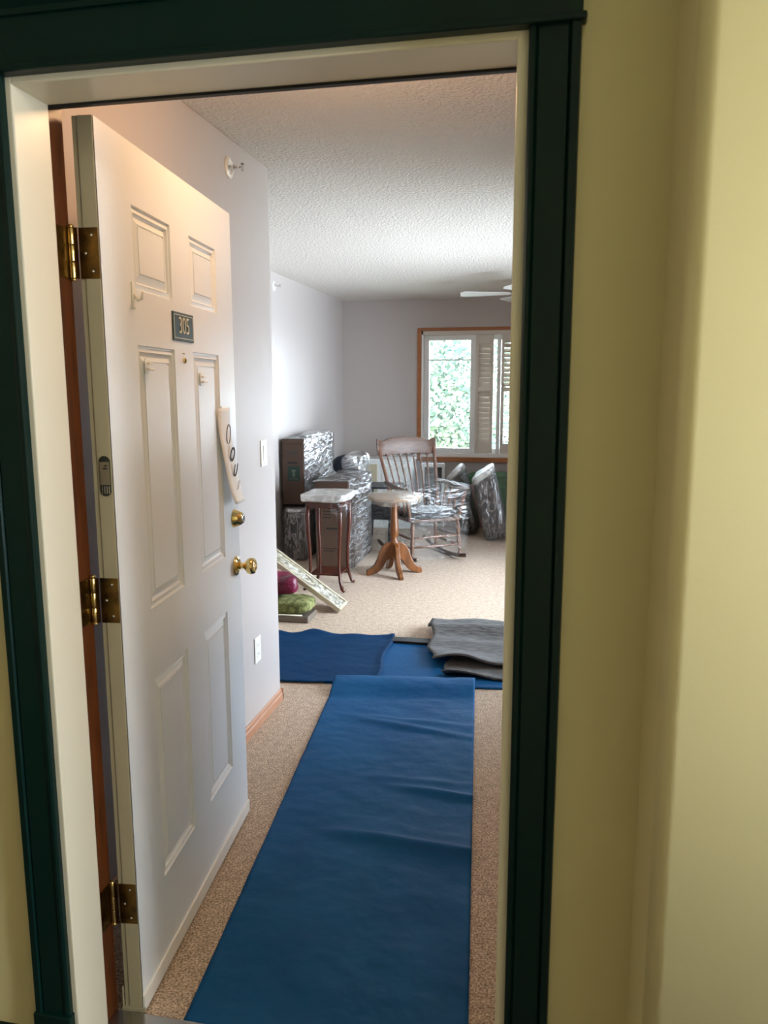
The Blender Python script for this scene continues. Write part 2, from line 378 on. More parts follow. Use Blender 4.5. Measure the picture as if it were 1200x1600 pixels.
# ---- green casing around the opening
cas = thing('trim_1', 'dark green painted casing around the apartment doorway', None, kind='structure')
def casing(name, x0, x1, z0, z1, inner_left):
    s = 1 if inner_left else -1; a = x0 if inner_left else x1
    bm = bmesh.new()
    # section from the inner edge outward: bead, groove, flat, groove, back band
    sec = [(0, .006), (0, -.010), (.004, -.013), (.010, -.013), (.013, -.009), (.016, -.011), (.060, -.013), (.063, -.010), (.066, -.017), (.078, -.017), (.080, -.012), (.080, .006)]
    lo = [bm.verts.new((a+s*d, y, z0)) for d, y in sec]; hi = [bm.verts.new((a+s*d, y, z1)) for d, y in sec]; k = len(sec)
    for i in range(k): bm.faces.new((lo[i], lo[(i+1) % k], hi[(i+1) % k], hi[i]))
    bm.faces.new(lo); bm.faces.new(hi[::-1]); return obj(name, bm, 'green', cas)
casing('side_casing', -.080, 0, .0, 2.052, False)
casing('side_casing', .925, 1.005, .0, 2.052, True)
boxo('plinth_block', -.084, .003, -.020, .006, 0, .16, 'green', cas, .003)
boxo('plinth_block', .922, 1.009, -.020, .006, 0, .16, 'green', cas, .003)
boxo('header_board', -.082, 1.006, -.014, .006, 2.062, 2.160, 'green', cas, .002)
boxo('header_bead', -.092, 1.012, -.024, .006, 2.050, 2.062, 'green', cas, .004)
bm = bmesh.new()
prof = [(.006, 2.142), (-.020, 2.142), (-.024, 2.150), (-.036, 2.162), (-.046, 2.180), (-.052, 2.184), (-.052, 2.194), (.006, 2.194)]
a = [bm.verts.new((-.11, y, z)) for y, z in prof]; b = [bm.verts.new((1.035, y, z)) for y, z in prof]
for i in range(8): bm.faces.new((a[i], b[i], b[(i+1) % 8], a[(i+1) % 8]))
bm.faces.new(a); bm.faces.new(b[::-1]); obj('crown_moulding', bm, 'green', cas)

# ---- cream jambs, rubber seal and stained inner jambs
jm = thing('trim_2', 'cream painted door frame with black seal and stained wood inside', None, kind='structure')
boxo('jamb', -.05, JL, .001, .110, 0, JT+.03, 'cream', jm, .003)
boxo('jamb', JR, .96, .001, .110, 0, JT+.03, 'cream', jm, .003)
boxo('head_jamb', JL-.002, JR+.002, .001, .110, JT, 2.08, 'cream', jm, .003)
boxo('weather_seal', -.03, .004, .110, .120, 0, JT+.01, 'black', jm)
boxo('weather_seal', JR+.004, .95, .110, .120, 0, JT+.01, 'black', jm)
boxo('head_seal', -.0, .92, .110, .122, JT-.004, 2.07, 'black', jm)
boxo('rebate_jamb', -.05, -.008, .120, .183, 0, JT+.018, 'wood', jm)
boxo('rebate_jamb', JR+.018, .96, .120, .183, 0, JT+.018, 'wood', jm)
boxo('rebate_head', -.05, .96, .120, .183, JT+.018, 2.08, 'wood', jm)
boxo('inner_casing', -.075, -.012, WY, .183, 0, 2.12, 'wood', jm, .003)
boxo('inner_casing', JR+.022, JR+.085, WY, .183, 0, 2.12, 'wood', jm, .003)
boxo('inner_casing', -.012, JR+.022, WY, .183, JT+.022, 2.12, 'wood', jm, .003)

# ================================================================= DOOR
TH = 1.6648
door = thing('door_1', 'open white six panel door numbered 305', None, (.0569, .1897, 0), TH, kind='structure')
DW, DZ0, DZ1, DT = .912, .014, 2.043, .045
PX = [(.162, .393), (.530, .755)]
PZ = [(.255, .790), (.968, 1.598), (1.722, 1.908)]
bm = bmesh.new()
xs = [0, PX[0][0], PX[0][1], PX[1][0], PX[1][1], DW]; zs = [DZ0, PZ[0][0], PZ[0][1], PZ[1][0], PZ[1][1], PZ[2][0], PZ[2][1], DZ1]
for side in (0, 1):
    y0 = 0 if side == 0 else DT; sg = 1 if side == 0 else -1
    for i in range(5):
        for j in range(7):
            x0, x1, z0, z1 = xs[i], xs[i+1], zs[j], zs[j+1]
            if i in (1, 3) and j in (1, 3, 5):
                prev = None
                for off, dep in ((0, 0), (.0015, .006), (.005, .0065), (.013, .0035), (.0145, .0025), (.016, .009), (.020, .0105), (.036, .0035), (.0365, .0075), (.0395, .0075), (.0405, .003)):
                    y = y0+sg*dep
                    ring = [bm.verts.new(q) for q in ((x0+off, y, z0+off), (x1-off, y, z0+off), (x1-off, y, z1-off), (x0+off, y, z1-off))]
                    if prev:
                        for k in range(4): bm.faces.new((prev[k], prev[(k+1) % 4], ring[(k+1) % 4], ring[k]))
                    prev = ring
                bm.faces.new(prev)
            else:
                bm.faces.new([bm.verts.new(q) for q in ((x0, y0, z0), (x1, y0, z0), (x1, y0, z1), (x0, y0, z1))])
for a, b in (((DW, DZ0), (DW, DZ1)), ((0, DZ1), (DW, DZ1)), ((0, DZ0), (DW, DZ0))):
    bm.faces.new([bm.verts.new(q) for q in ((a[0], 0, a[1]), (a[0], DT, a[1]), (b[0], DT, b[1]), (b[0], 0, b[1]))])
bmesh.ops.remove_doubles(bm, verts=bm.verts, dist=1e-5)
obj('door_leaf', bm, 'door', door)
# beige hinge stile edge
bm = bmesh.new(); add_box(bm, -.0035, 0, .0015, DT-.012, DZ0, DZ1); add_box(bm, -.0012, 0, DT-.0105, DT, DZ0, DZ1)
e = obj('hinge_edge', bm, 'edge', door, .0008)
boxo('door_sweep', -.004, DW, -.006, 0, .010, .052, 'white', door, .001)
boxo('sweep_shoe', -.008, -.0005, -.007, DT+.006, .010, .020, 'edge', door, .001)
boxo('shoe_clip', -.006, -.003, DT+.001, DT+.005, .020, .075, 'edge', door, .001)
# rating label on the edge
lb = thing('rating_label', None, None); lb.parent = door
def capsule(bm, cy, cz, hw, hh, x0, x1, half=None):
    pts = []
    for i in range(25):
        a = 2*PI*i/24; y = cy+hw*math.cos(a); z = cz+(hh-hw)*(1 if math.sin(a) >= 0 else -1)+hw*math.sin(a)
        pts.append((y, z))
    if half == 'top': pts = [p for p in pts if p[1] >= cz-hh*.35]
    if half == 'bottom': pts = [p for p in pts if p[1] <= cz-hh*.35]
    if half == 'top': pts = sorted(pts, key=lambda p: math.atan2(p[1]-(cz+.004), p[0]-cy))+[]; pts += []
    a = [bm.verts.new((x0, y, z)) for y, z in pts]; b = [bm.verts.new((x1, y, z)) for y, z in pts]
    bm.faces.new(a); bm.faces.new(b[::-1]); n = len(pts)
    for i in range(n): bm.faces.new((a[i], a[(i+1) % n], b[(i+1) % n], b[i]))
bm = bmesh.new(); capsule(bm, .0165, 1.312, .0125, .044, -.0050, -.0035); obj('label_rim', bm, 'label_dark', lb)
bm = bmesh.new()
add_box(bm, -.0058, -.005, .0055, .0275, 1.293, 1.343); obj('label_face', bm, 'label_tan', lb, .0003)
for k in range(4): boxo('code_bar', -.0060, -.005, .007+k*.0052, .0085+k*.0052, 1.274, 1.290, 'steel', lb)
boxo('printed_line', -.0061, -.0058, .010, .017, 1.333, 1.336, 'box_ink', lb)
boxo('printed_line', -.0061, -.0058, .010, .020, 1.327, 1.330, 'box_ink', lb)
# hinges
for zc in (1.775, 1.035, .295):
    hg = thing('hinge', None, None); hg.parent = door
    boxo('door_plate', -.0055, -.0034, .001, DT-.002, zc-.051, zc+.051, 'brass_old', hg, .0008)
    inv = (Matrix.Translation((.0569, .1897, 0)) @ Rz(TH)).inverted()
    bm = bmesh.new(); add_box(bm, -.0082, -.0060, .140, .180, zc-.051, zc+.051, M4=inv); obj('jamb_plate', bm, 'brass_old', hg, .0008)
    bm = bmesh.new(); add_box(bm, -.002, .012, .1775, .1805, zc-.051, zc+.051, M4=inv); obj('knuckle_web', bm, 'brass_old', hg)
    bm = bmesh.new()
    P = inv @ Vector((-.001, .179, 0))
    for k in range(3):
        add_lathe(bm, [(.0058, zc-.050+k*.034), (.0062, zc-.049+k*.034), (.0062, zc-.0185+k*.034), (.0058, zc-.0175+k*.034)], P.x, P.y, 12)
    add_lathe(bm, [(.004, zc-.056), (.0066, zc-.054), (.0066, zc-.051), (.003, zc-.050)], P.x, P.y, 12)
    add_lathe(bm, [(.003, zc+.0505), (.0066, zc+.052), (.0066, zc+.055), (.004, zc+.058)], P.x, P.y, 12)
    obj('hinge_barrel', bm, 'brass', hg)
    for dz in (-.036, .0, .036):
        bm = bmesh.new(); add_lathe(bm, [(.0035, 0), (.0035, .0008), (.001, .0014)], n=10, M4=Tr(-.0055, .016 if dz else .030, zc+dz) @ Ry(-PI/2)); obj('screw', bm, 'steel', hg)
# knob and deadbolt (axis along -y)
A = lambda x, z: Tr(x, 0, z) @ Rx(PI/2)
kb = thing('door_knob', None, None); kb.parent = door
lathe('rose', [(.033, 0), (.034, .003), (.031, .006), (.022, .010), (.015, .012)], 'brass', kb, M4=A(.862, .915), n=32)
lathe('knob', [(.012, .010), (.010, .022), (.011, .030), (.016, .034), (.0245, .040), (.0275, .049), (.0275, .056), (.024, .064), (.015, .068), (.012, .066), (.002, .066)], 'brass', kb, M4=A(.862, .915), n=32)
db = thing('deadbolt', None, None); db.parent = door
lathe('tapered_collar', [(.031, 0), (.031, .002), (.0195, .027), (.0175, .029)], 'brass', db, M4=A(.858, 1.076), n=32)
lathe('key_cylinder', [(.0165, .026), (.0160, .0315), (.004, .0320)], 'steel', db, M4=A(.858, 1.076), n=24)
boxo('key_slot', .857, .859, -.0330, -.0315, 1.070, 1.082, 'ink', db)
# number plate 305
pl = thing('number_plate', None, None); pl.parent = door
boxo('plate', .380, .532, -.004, 0, 1.622, 1.696, 'plate', pl, .006)
bm = bmesh.new()
for a in ((.387, .525, 1.688, 1.6896), (.387, .525, 1.6284, 1.630), (.3865, .3885, 1.6284, 1.6896), (.5235, .5255, 1.6284, 1.6896)):
    add_box(bm, a[0], a[1], -.0046, -.0038, a[2], a[3])
obj('border_line', bm, 'ivory', pl)
text('digits', '305', .062, 'ivory', pl, Tr(.457, -.0046, 1.6605) @ Rx(PI/2), sx=.86, bold=-.0006)
ph = thing('peephole', None, None); ph.parent = door
lathe('ring', [(.008, 0), (.008, .003), (.0055, .005), (.005, .003)], 'brass', ph, M4=A(.459, 1.572), n=20)
lathe('lens', [(.0052, .001), (.004, .0035), (.001, .0042)], 'ink', ph, M4=A(.459, 1.572), n=16)
boxo('peephole_tape_mark', .448, .466, -.0006, 0, 1.589, 1.592, 'edge', ph)
# adhesive hooks (things stuck on the door)
DM = Matrix.Translation((.0569, .1897, 0)) @ Rz(TH)
def hook(x, z, label, big):
    L = DM @ Vector((x, 0, z)); t = thing('adhesive_hook', label, 'hook', L, TH, 'clear adhesive hooks on the door')
    if big:
        boxo('backing', -.009, .009, -.0025, 0, -.030, .028, 'white', t, .001)
        tubeo('prong', [(0, -.002, .000), (0, -.012, -.012), (0, -.020, -.010), (0, -.024, .006)], [.004, .004, .0035, .003], 'white', t)
    else:
        boxo('backing', -.010, .010, -.0025, 0, -.020, .016, 'white', t, .001)
        boxo('clip', -.010, .020, -.014, -.0025, -.012, -.006, 'white', t, .002)
        boxo('clip', -.006, .016, -.012, -.0025, .002, .007, 'white', t, .002)
hook(.150, 1.709, 'white stick-on hook beside the upper hinge-side door panel', True)
hook(.204, 1.553, 'small white clip at top of tall door panel on hinge side', False)
hook(.587, 1.526, 'small white clip at top of tall door panel on lock side', False)
# paper strip taped to the door, curling outwards
pp = thing('paper_strip', 'curling white paper strip taped to the door with letters O and U', 'paper', DM @ Vector((.780, 0, 1.437)), TH)
bm = bmesh.new(); n = 26; rows = []
def strip(t):   # t 0..1 downwards -> (x shift, out, z)
    return (.0+.030*t**2, -(.003+.036*t**2.2), -.30*t)
for i in range(n+1):
    t = i/n; sx, o_, z = strip(t); hw = .060-.006*t
    cup = .006
    rows.append([bm.verts.new((sx+hw*s, o_-cup*(1-s*s)+.002*math.sin(9*t), z)) for s in (-1, -.5, 0, .5, 1)])
for i in range(n):
    for j in range(4): f = bm.faces.new((rows[i][j], rows[i][j+1], rows[i+1][j+1], rows[i+1][j])); f.smooth = True
so = obj('sheet', bm, 'paper', pp); sm = so.modifiers.new('thick', 'SOLIDIFY'); sm.thickness = .0006
def on_strip(t, dx=0):
    sx, o_, z = strip(t); a, b = strip(t-.02), strip(t+.02); ang = math.atan2(b[1]-a[1], b[2]-a[2])
    return Tr(sx+dx, o_-.0110+.002*math.sin(9*t), z) @ Rx(PI/2-(PI-ang if ang > 0 else -(PI+ang)))
bm = bmesh.new()
add_tube(bm, [on_strip(.27) @ Vector((.019*math.cos(2*PI*k/20), .030*math.sin(2*PI*k/20), .0)) for k in range(21)], .0016, 6, cap=False)
obj('printed_loop', bm, 'grey_ink', pp)
text('letter', 'O', .062, 'ink', pp, on_strip(.49, .002), bold=.0012)
text('letter', 'U', .056, 'ink', pp, on_strip(.66, .004), bold=.0010)
boxo('tape', -.03, .02, -.006, -.0035, -.02, .006, 'vinyl', pp)
for k in range(3):
    boxo('printed_line', -.001, .001, -.0004, 0, -.018+.004*k, .018, 'grey_ink', pp, M4=on_strip(.82, -.008+.008*k) @ Rx(-PI/2))

# ================================================================= SMALL WALL FITTINGS
def sprinkler(loc, label):
    t = thing('sprinkler_head', label, 'sprinkler', loc, 0, 'sidewall sprinklers')
    R = Ry(PI/2)
    lathe('escutcheon', [(.040, 0), (.040, .003), (.030, .008), (.024, .008), (.023, .002), (.002, .002)], 'white', t, M4=R, n=28)
    lathe('stem', [(.009, .0), (.009, .025), (.006, .030)], 'chrome', t, M4=R, n=14)
    tubeo('yoke_arm', [(.026, -.009, 0), (.040, -.012, 0), (.054, -.003, 0)], .0022, 'chrome', t, 8)
    tubeo('yoke_arm', [(.026, .009, 0), (.040, .012, 0), (.054, .003, 0)], .0022, 'chrome', t, 8)
    tubeo('glass_bulb', [(.030, 0, 0), (.040, 0, 0), (.050, 0, 0)], [.002, .003, .002], 'glass', t, 8)
    boxo('deflector', .054, .056, -.012, .012, -.014, .012, 'chrome', t, .001)
    boxo('deflector', .050, .062, -.012, .012, .010, .012, 'chrome', t, .001)
sprinkler((WX, 1.648, 2.335), 'white ringed chrome sprinkler high on the wall behind the door')
sprinkler((FX, 5.06, 2.335), 'tiny chrome sprinkler high on the far living room wall')
sw = thing('light_switch', 'white rocker light switch on the hall wall beside the box view', 'switch', (WX, 1.943, 1.213))
sw['label'] = 'cream light switch on the hall wall above the door knob'
boxo('cover_plate', 0, .006, -.036, .036, -.058, .058, 'white', sw, .003)
boxo('rocker', .006, .009, -.017, .017, -.034, .034, 'white', sw, .001, M4=Ry(.05))
for z in (-.048, .048): lathe('screw', [(.003, .006), (.003, .0068), (.001, .007)], 'steel', sw, M4=Tr(0, 0, z) @ Ry(PI/2), n=10)
po = thing('power_outlet', 'white power outlet low on the hall wall beyond the door', 'outlet', (WX, 1.80, .355))
boxo('cover_plate', 0, .006, -.036, .036, -.058, .058, 'white', po, .003)
for z in (-.020, .020):
    s_ = boxo('socket', .006, .008, -.017, .017, z-.014, z+.014, 'white', po, .004)
    for y in (-.006, .006): boxo('slot', .008, .0083, y-.001, y+.001, z-.004, z+.005, 'ink', s_)

# ================================================================= WINDOW
win = thing('window_1', 'wood trimmed window with pale shutters and leafy view', None, kind='structure')
yf = YB-.014
def wb(name, x0, x1, z0, z1, y0, y1, m, p=win, bev=.002): return boxo(name, x0, x1, y0, y1, z0, z1, m, p, bev)
wb('trim_board', WL-.045, WL, WB-.05, WT+.035, yf, YB, 'wtrim'); wb('trim_board', WR, WR+.045, WB-.05, WT+.035, yf, YB, 'wtrim')
wb('trim_board', WL, WR, WT, WT+.035, yf, YB, 'wtrim'); wb('window_sill', WL-.045, WR+.045, WB-.055, WB-.006, yf-.03, YB, 'wtrim')
wb('liner', WL, WL+.022, WB, WT, YB-.004, YB+.14, 'vinyl'); wb('liner', WR-.022, WR, WB, WT, YB-.004, YB+.14, 'vinyl')
wb('liner', WL, WR, WT-.04, WT, YB-.004, YB+.14, 'shutter'); wb('liner', WL, WR, WB-.006, WB+.035, YB-.004, YB+.14, 'vinyl')
def casement(x0, x1, y):
    s = thing('sash', None, None); s.parent = win; z0, z1 = WB+.035, WT-.04; t = .055
    boxo('stile', x0, x0+t, y, y+.05, z0, z1, 'vinyl', s, .003); boxo('stile', x1-t, x1, y, y+.05, z0, z1, 'vinyl', s, .003)
    boxo('rail', x0+t, x1-t, y, y+.05, z0, z0+t, 'vinyl', s, .003); boxo('rail', x0+t, x1-t, y, y+.05, z1-t, z1, 'vinyl', s, .003)
    boxo('muntin', x0+t, x1-t, y+.015, y+.035, 1.79, 1.805, 'vinyl', s, .002)
    boxo('glass_pane', x0+t, x1-t, y+.022, y+.028, z0+t, z1-t, 'glass', s)
casement(-.353, .215, YB+.07); casement(.245, 1.02, YB+.07); casement(1.05, WR-.022, YB+.07)
boxo('mullion', .215, .245, YB+.05, YB+.13, WB+.035, WT-.04, 'vinyl', win, .002); boxo('mullion', 1.02, 1.05, YB+.05, YB+.13, WB+.035, WT-.04, 'vinyl', win, .002)
# plantation shutter panels
slat_me = {}
def shutter(x0, x1, y, tilt, rz=0):
    z0, z1 = WB+.04, WT-.045; s = thing('shutter_panel', None, None, (x0, y, 0), rz); s.parent = win; W = x1-x0; t = .032
    boxo('stile', 0, t, -.013, .013, z0, z1, 'shutter', s, .002); boxo('stile', W-t, W, -.013, .013, z0, z1, 'shutter', s, .002)
    boxo('rail', t, W-t, -.013, .013, z1-.09, z1, 'shutter', s, .002); boxo('rail', t, W-t, -.013, .013, z0, z0+.11, 'shutter', s, .002)
    zm = 1.475; boxo('rail', t, W-t, -.013, .013, zm-.025, zm+.025, 'shutter', s, .002)
    key = (round(W, 3), tilt)
    for a, b, tl in ((z0+.11, zm-.025, tilt[0]), (zm+.025, z1-.09, tilt[1])):
        n = int(round((b-a)/.055))
        bm = bmesh.new(); add_box(bm, t, W-t, -.030, .030, -.0035, .0035, M4=Rx(tl))
        first = obj('slat', bm, 'shutter', s, .002); first.location.z = a+(b-a)*.5/n
        for k in range(1, n):
            c = first.copy(); C.objects.link(c); c.parent = s; c.location.z = a+(b-a)*(k+.5)/n
    tubeo('tilt_rod', [(W/2, -.04, z0+.14), (W/2, -.04, z1-.12)], .005, 'shutter', s, 8) if False else None
shutter(.222, .415, YB+.02, (1.25, 1.25)); shutter(.50, .78, YB+.02, (.25, .8)); shutter(.79, 1.07, YB+.02, (.25, .8))
shutter(1.08, 1.43, YB+.02, (.25, .8)); shutter(1.44, 1.79, YB+.02, (.25, .8))
boxo('shutter_post', .455, .495, YB-.002, YB+.05, WB+.035, WT-.04, 'vinyl', win, .003)
# patio door (out of frame, lights the room)
pd = thing('door_2', 'sliding patio door in the right hand wall', None, kind='structure')
for y0, y1, x in ((2.85, 3.88, RX+.04), (3.82, 4.85, RX+.075)):
    s = thing('sliding_panel', None, None); s.parent = pd
    for a in ((y0, y0+.06, .02, 2.15), (y1-.06, y1, .02, 2.15), (y0, y1, .02, .1), (y0, y1, 2.07, 2.15)): boxo('frame_bar', x, x+.03, a[0], a[1], a[2], a[3], 'vinyl', s, .003)
    boxo('glass_pane', x+.012, x+.018, y0+.06, y1-.06, .1, 2.07, 'glass', s)

# ================================================================= CEILING FAN and lamps
fan = thing('ceiling_fan', 'white ceiling fan near the far window, mostly hidden by the door jamb', 'fan', (.80, 5.9, H))
lathe('canopy', [(.07, 0), (.068, -.03), (.03, -.05), (.014, -.055)], 'fan', fan)
lathe('motor', [(.014, -.05), (.014, -.07), (.10, -.085), (.125, -.105), (.125, -.135), (.09, -.155), (.04, -.165)], 'fan', fan, n=32)
for k in range(5):
    a = PI+2*PI*k/5+.08
    bm = bmesh.new(); add_prism(bm, [(.16, -.005), (.56, -.014), (.60, -.010), (.60, .010), (.56, .014), (.16, .005)], -.002, .002, M4=None)
    for v in bm.verts: v.co = Vector((v.co.x, v.co.z*5, v.co.y*1.5))
    T(bm, Rz(a) @ Tr(0, 0, -.128) @ Rx(.2), bm.verts); obj('blade', bm, 'fan', fan, .001)
    bm = bmesh.new(); add_box(bm, .10, .20, -.018, .018, -.133, -.129, M4=Rz(a)); obj('blade_bracket', bm, 'fan', fan, .001)
def dome(name, loc, label, energy, col, r=.14, size=.07):
    t = thing(name, label, 'lamp', loc)
    lathe('base', [(r*1.05, 0), (r*1.05, -.015), (r*.98, -.02)], 'brass', t, n=32)
    g = lathe('dome', [(r*.98, -.018), (r*.92, -.035), (r*.7, -.055), (r*.35, -.068), (.004, -.072)], 'lampglass', t, n=32)
    d = bpy.data.lights.new('bulb', 'POINT'); d.energy = energy; d.color = col; d.shadow_soft_size = size
    l = bpy.data.objects.new('bulb', d); C.objects.link(l); l.parent = t; l.location = (0, 0, -.15)
M['lampglass'] = emit('lit_glass', (1, .72, .42, 1), 3)
dome('ceiling_light', (.42, .72, H), 'warm dome ceiling light above the entry hall', HALL_LAMP, (1, .60, .31))
dome('ceiling_light', (3.2, -1.0, 2.6), 'warm dome ceiling light further along the corridor', CORR_LAMP, (1, .91, .78))
dome('ceiling_light', (-3.2, -1.0, 2.6), 'unseen dome fill light added at the far corridor end', CORR_LAMP*.5, (1, .91, .78))  # added fill lamp, out of view, lifts the door recess

# ================================================================= FLOOR COVERINGS
def sheet(name, quad, nu, nv, zf, m, parent=None, th=.003, wob=None):
    """quad BL,BR,TR,TL in xy; zf(u,v,x,y)->z of the top face"""
    bm = bmesh.new(); q = [Vector(p) for p in quad]; top = []; bot = []
    for j in range(nv+1):
        v = j/nv; rt_, rb_ = [], []
        for i in range(nu+1):
            u = i/nu; p = q[0].lerp(q[1], u).lerp(q[3].lerp(q[2], u), v)
            if wob: p = p+Vector(wob(u, v))
            z = zf(u, v, p.x, p.y); rt_.append(bm.verts.new((p.x, p.y, z))); rb_.append(bm.verts.new((p.x, p.y, max(.0008, z-th))))
        top.append(rt_); bot.append(rb_)
    for j in range(nv):
        for i in range(nu):
            for g, fl in ((top, 0), (bot, 1)):
                f = [g[j][i], g[j][i+1], g[j+1][i+1], g[j+1][i]]
                bm.faces.new(f[::-1] if fl else f).smooth = True
    for i in range(nu):
        bm.faces.new((top[0][i], bot[0][i], bot[0][i+1], top[0][i+1])); bm.faces.new((top[nv][i+1], bot[nv][i+1], bot[nv][i], top[nv][i]))
    for j in range(nv):
        bm.faces.new((top[j+1][0], bot[j+1][0], bot[j][0], top[j][0])); bm.faces.new((top[j][nu], bot[j][nu], bot[j+1][nu], top[j+1][nu]))
    return obj(name, bm, m, parent)
def ridge(u, v, v0, slope, w, h, u0, u1):
    """a crease across the runner: starts at u0, full at u1"""
    d = (v-(v0+slope*(u-.5)))/w; a = min(1, max(0, (u-u0)/(u1-u0))); a = a*a*(3-2*a)
    return h*a*math.exp(-d*d)
def zrun(u, v, x, y):
    z = .006
    z += ridge(u, v, .375, -.045, .012, .018, .15, .62)
    z += ridge(u, v, .405, -.06, .030, .006, .1, .6)
    z += ridge(u, v, .535, -.055, .010, .015, .42, .85)
    z += ridge(u, v, .56, -.02, .009, .007, .3, .7)*.6
    z += ridge(u, v, .775, -.10, .011, .012, .05, .5)*(1-.5*u)
    z += ridge(u, v, .80, -.05, .009, .004, .0, .4)
    z += .0035*noise.noise(Vector((x*5, y*9, 1)))+.002*noise.noise(Vector((x*14, y*22, 4)))
    if v > .90: t = (v-.90)/.10; z += .045*math.sin(min(1, t*1.15)*PI/2)**2*(1-.25*t)
    return max(z, .004)
run = sheet('floor_runner', [(.163, .18), (.842, .18), (.662, 2.46), (-.045, 2.36)], 60, 220, zrun, 'runner')
tag(run, 'long creased blue floor runner leading in from the doorway', 'floor runner')
def z2(u, v, x, y):
    z = .012+.003*noise.noise(Vector((x*4, y*8, 3)))+.002*noise.noise(Vector((x*16, y*20, 7)))
    if v > .9: z += .012*math.sin(u*14)**2*(v-.9)*10
    if u > .97: z += .006
    return max(z, .010)
s2 = sheet('floor_sheet', [(-1.0, 2.20), (.165, 2.375), (.115, 3.14), (-1.0, 3.03)], 60, 40, z2, 'runner2',
      wob=lambda u, v: (.012*math.sin(v*9)*(u > .9)*(u-.9)*10, (.055*math.exp(-((u-.53)/.06)**2)+.012*math.sin(u*23)-.02*math.exp(-((u-.85)/.08)**2))*v-.008*math.sin(u*11)*(1-v)))
tag(s2, 'dark blue floor sheet crossing behind the runner on the left', 'floor sheet')
s3 = sheet('floor_sheet', [(-.10, 2.33), (1.55, 2.50), (1.45, 3.09), (-.02, 3.045)], 40, 24, lambda u, v, x, y: .006+.0012*noise.noise(Vector((x*6, y*9, 5))), 'runner3', th=.004)
tag(s3, 'lighter blue floor sheet lying flat beneath the grey blanket', 'floor sheet')
be = boxo('black_edge', .122, .62, 3.012, 3.092, .001, .022, 'black', s3, .003)
# grey moving blanket
bk = thing('moving_blanket', 'crumpled grey moving blanket folded over at the right doorway side', 'blanket', (.9, 3.0, 0))
def zb1(u, v, x, y): return .016+.008*noise.noise(Vector((x*5, y*8, 2)))+.006*math.sin(v*20+u*5)*(.2+.8*u)+(.018*(1+math.sin(u*15+1))*math.exp(-(v/.06)**2))
def zb2(u, v, x, y):
    z = .044+.012*noise.noise(Vector((x*5, y*7, 9)))+.007*math.sin(v*17+u*4)
    z += .055*math.exp(-((v-.68)/.075)**2)*(1-.35*u)+.016*(1+math.sin(u*17))*math.exp(-(v/.07)**2)
    z += .022*math.exp(-((v-.97)/.05)**2)
    return z
b1 = sheet('lower_layer', [(-.42, -.485), (.85, -.42), (.85, .10), (-.40, .05)], 50, 40, zb1, 'felt', bk, th=.008, wob=lambda u, v: (.01*math.sin(v*14)*(1-u), .012*math.sin(u*17)*(1-v)))
b2 = sheet('upper_layer', [(-.50, -.315), (.85, -.33), (.85, .50), (-.60, .40)], 60, 50, zb2, 'felt', bk, th=.010, wob=lambda u, v: ((.018*math.sin(v*13+.6))*(1-u)**3, .006*math.sin(u*15+1)*(1-v)+.008*math.sin(u*11)*v))

# ================================================================= LEANING FRAMED PANEL, CUSHIONS BY THE HALL CORNER
ang = math.atan(.70)
pn = thing('framed_panel', 'long narrow cream framed panel in clear wrap leaning beside the hall corner', 'panel', (-.345, 3.655, .004))
PM = Ry(ang-0)   # local -x runs up the slope
L_, Wd = 1.10, .20
def Pm(): return Ry(ang)
bm = bmesh.new()
add_box(bm, -L_, 0, -Wd/2, -Wd/2+.018, 0, .032, M4=Pm()); add_box(bm, -L_, 0, Wd/2-.018, Wd/2, 0, .032, M4=Pm())
add_box(bm, -.02, 0, -Wd/2+.018, Wd/2-.018, 0, .032, M4=Pm()); add_box(bm, -L_, -L_+.02, -Wd/2+.018, Wd/2-.018, 0, .032, M4=Pm())
obj('frame', bm, 'creamf', pn, .004)
bm = bmesh.new(); add_box(bm, -L_+.02, -.02, -Wd/2+.018, Wd/2-.018, .006, .022, M4=Pm()); obj('carved_field', bm, 'relief', pn)
bm = bmesh.new(); add_tube(bm, [Pm() @ Vector((-.62+.055*math.cos(a), .06*math.sin(a), .026)) if False else Pm() @ Vector((-.35-.24*(1+math.cos(a))*.5 if False else -.42+.16*math.cos(a), .062*math.sin(a), .024)) for a in [2*PI*k/28 for k in range(29)]], .005, 6, cap=False)
obj('oval_moulding', bm, 'creamf', pn)
bm = bmesh.new(); add_shell(bm, [(-L_-.004, -Wd/2-.004), (.004, -Wd/2-.004), (.004, Wd/2+.004), (-L_-.004, Wd/2+.004)], -.003, .038, nz=4, amp=.006, sc=20, sub=14, M4=Pm()); obj('plastic_wrap', bm, 'wrap', pn)
# cushion stack
tr = tag(boxo('cushion_tray', -1.12, -.478, 3.30, 3.50, 0, .042, 'taupe', None, .008), 'low dark taupe tray under the olive cushion', 'tray')
bm = bmesh.new(); add_puff(bm, -1.10, -.480, 3.30, 3.545, .048, .140, nx=16, p=4.5, amp=.006, sc=14); gc = obj('seat_cushion', bm, 'olive')
tag(gc, 'olive green patterned cushion lying under the magenta pillow', 'cushion')
o = tubeo('piping', [(-1.07, 3.302, .052), (-.8, 3.298, .049), (-.52, 3.302, .052)], .004, 'ivory', gc)
bm = bmesh.new(); add_puff(bm, -1.08, -.590, 3.335, 3.525, .166, .300, nx=22, p=2.8, amp=.045, sc=12, seed=3); mg = obj('satin_pillow', bm, 'magenta')
tag(mg, 'shiny magenta satin pillow squashed on the olive cushion', 'pillow')

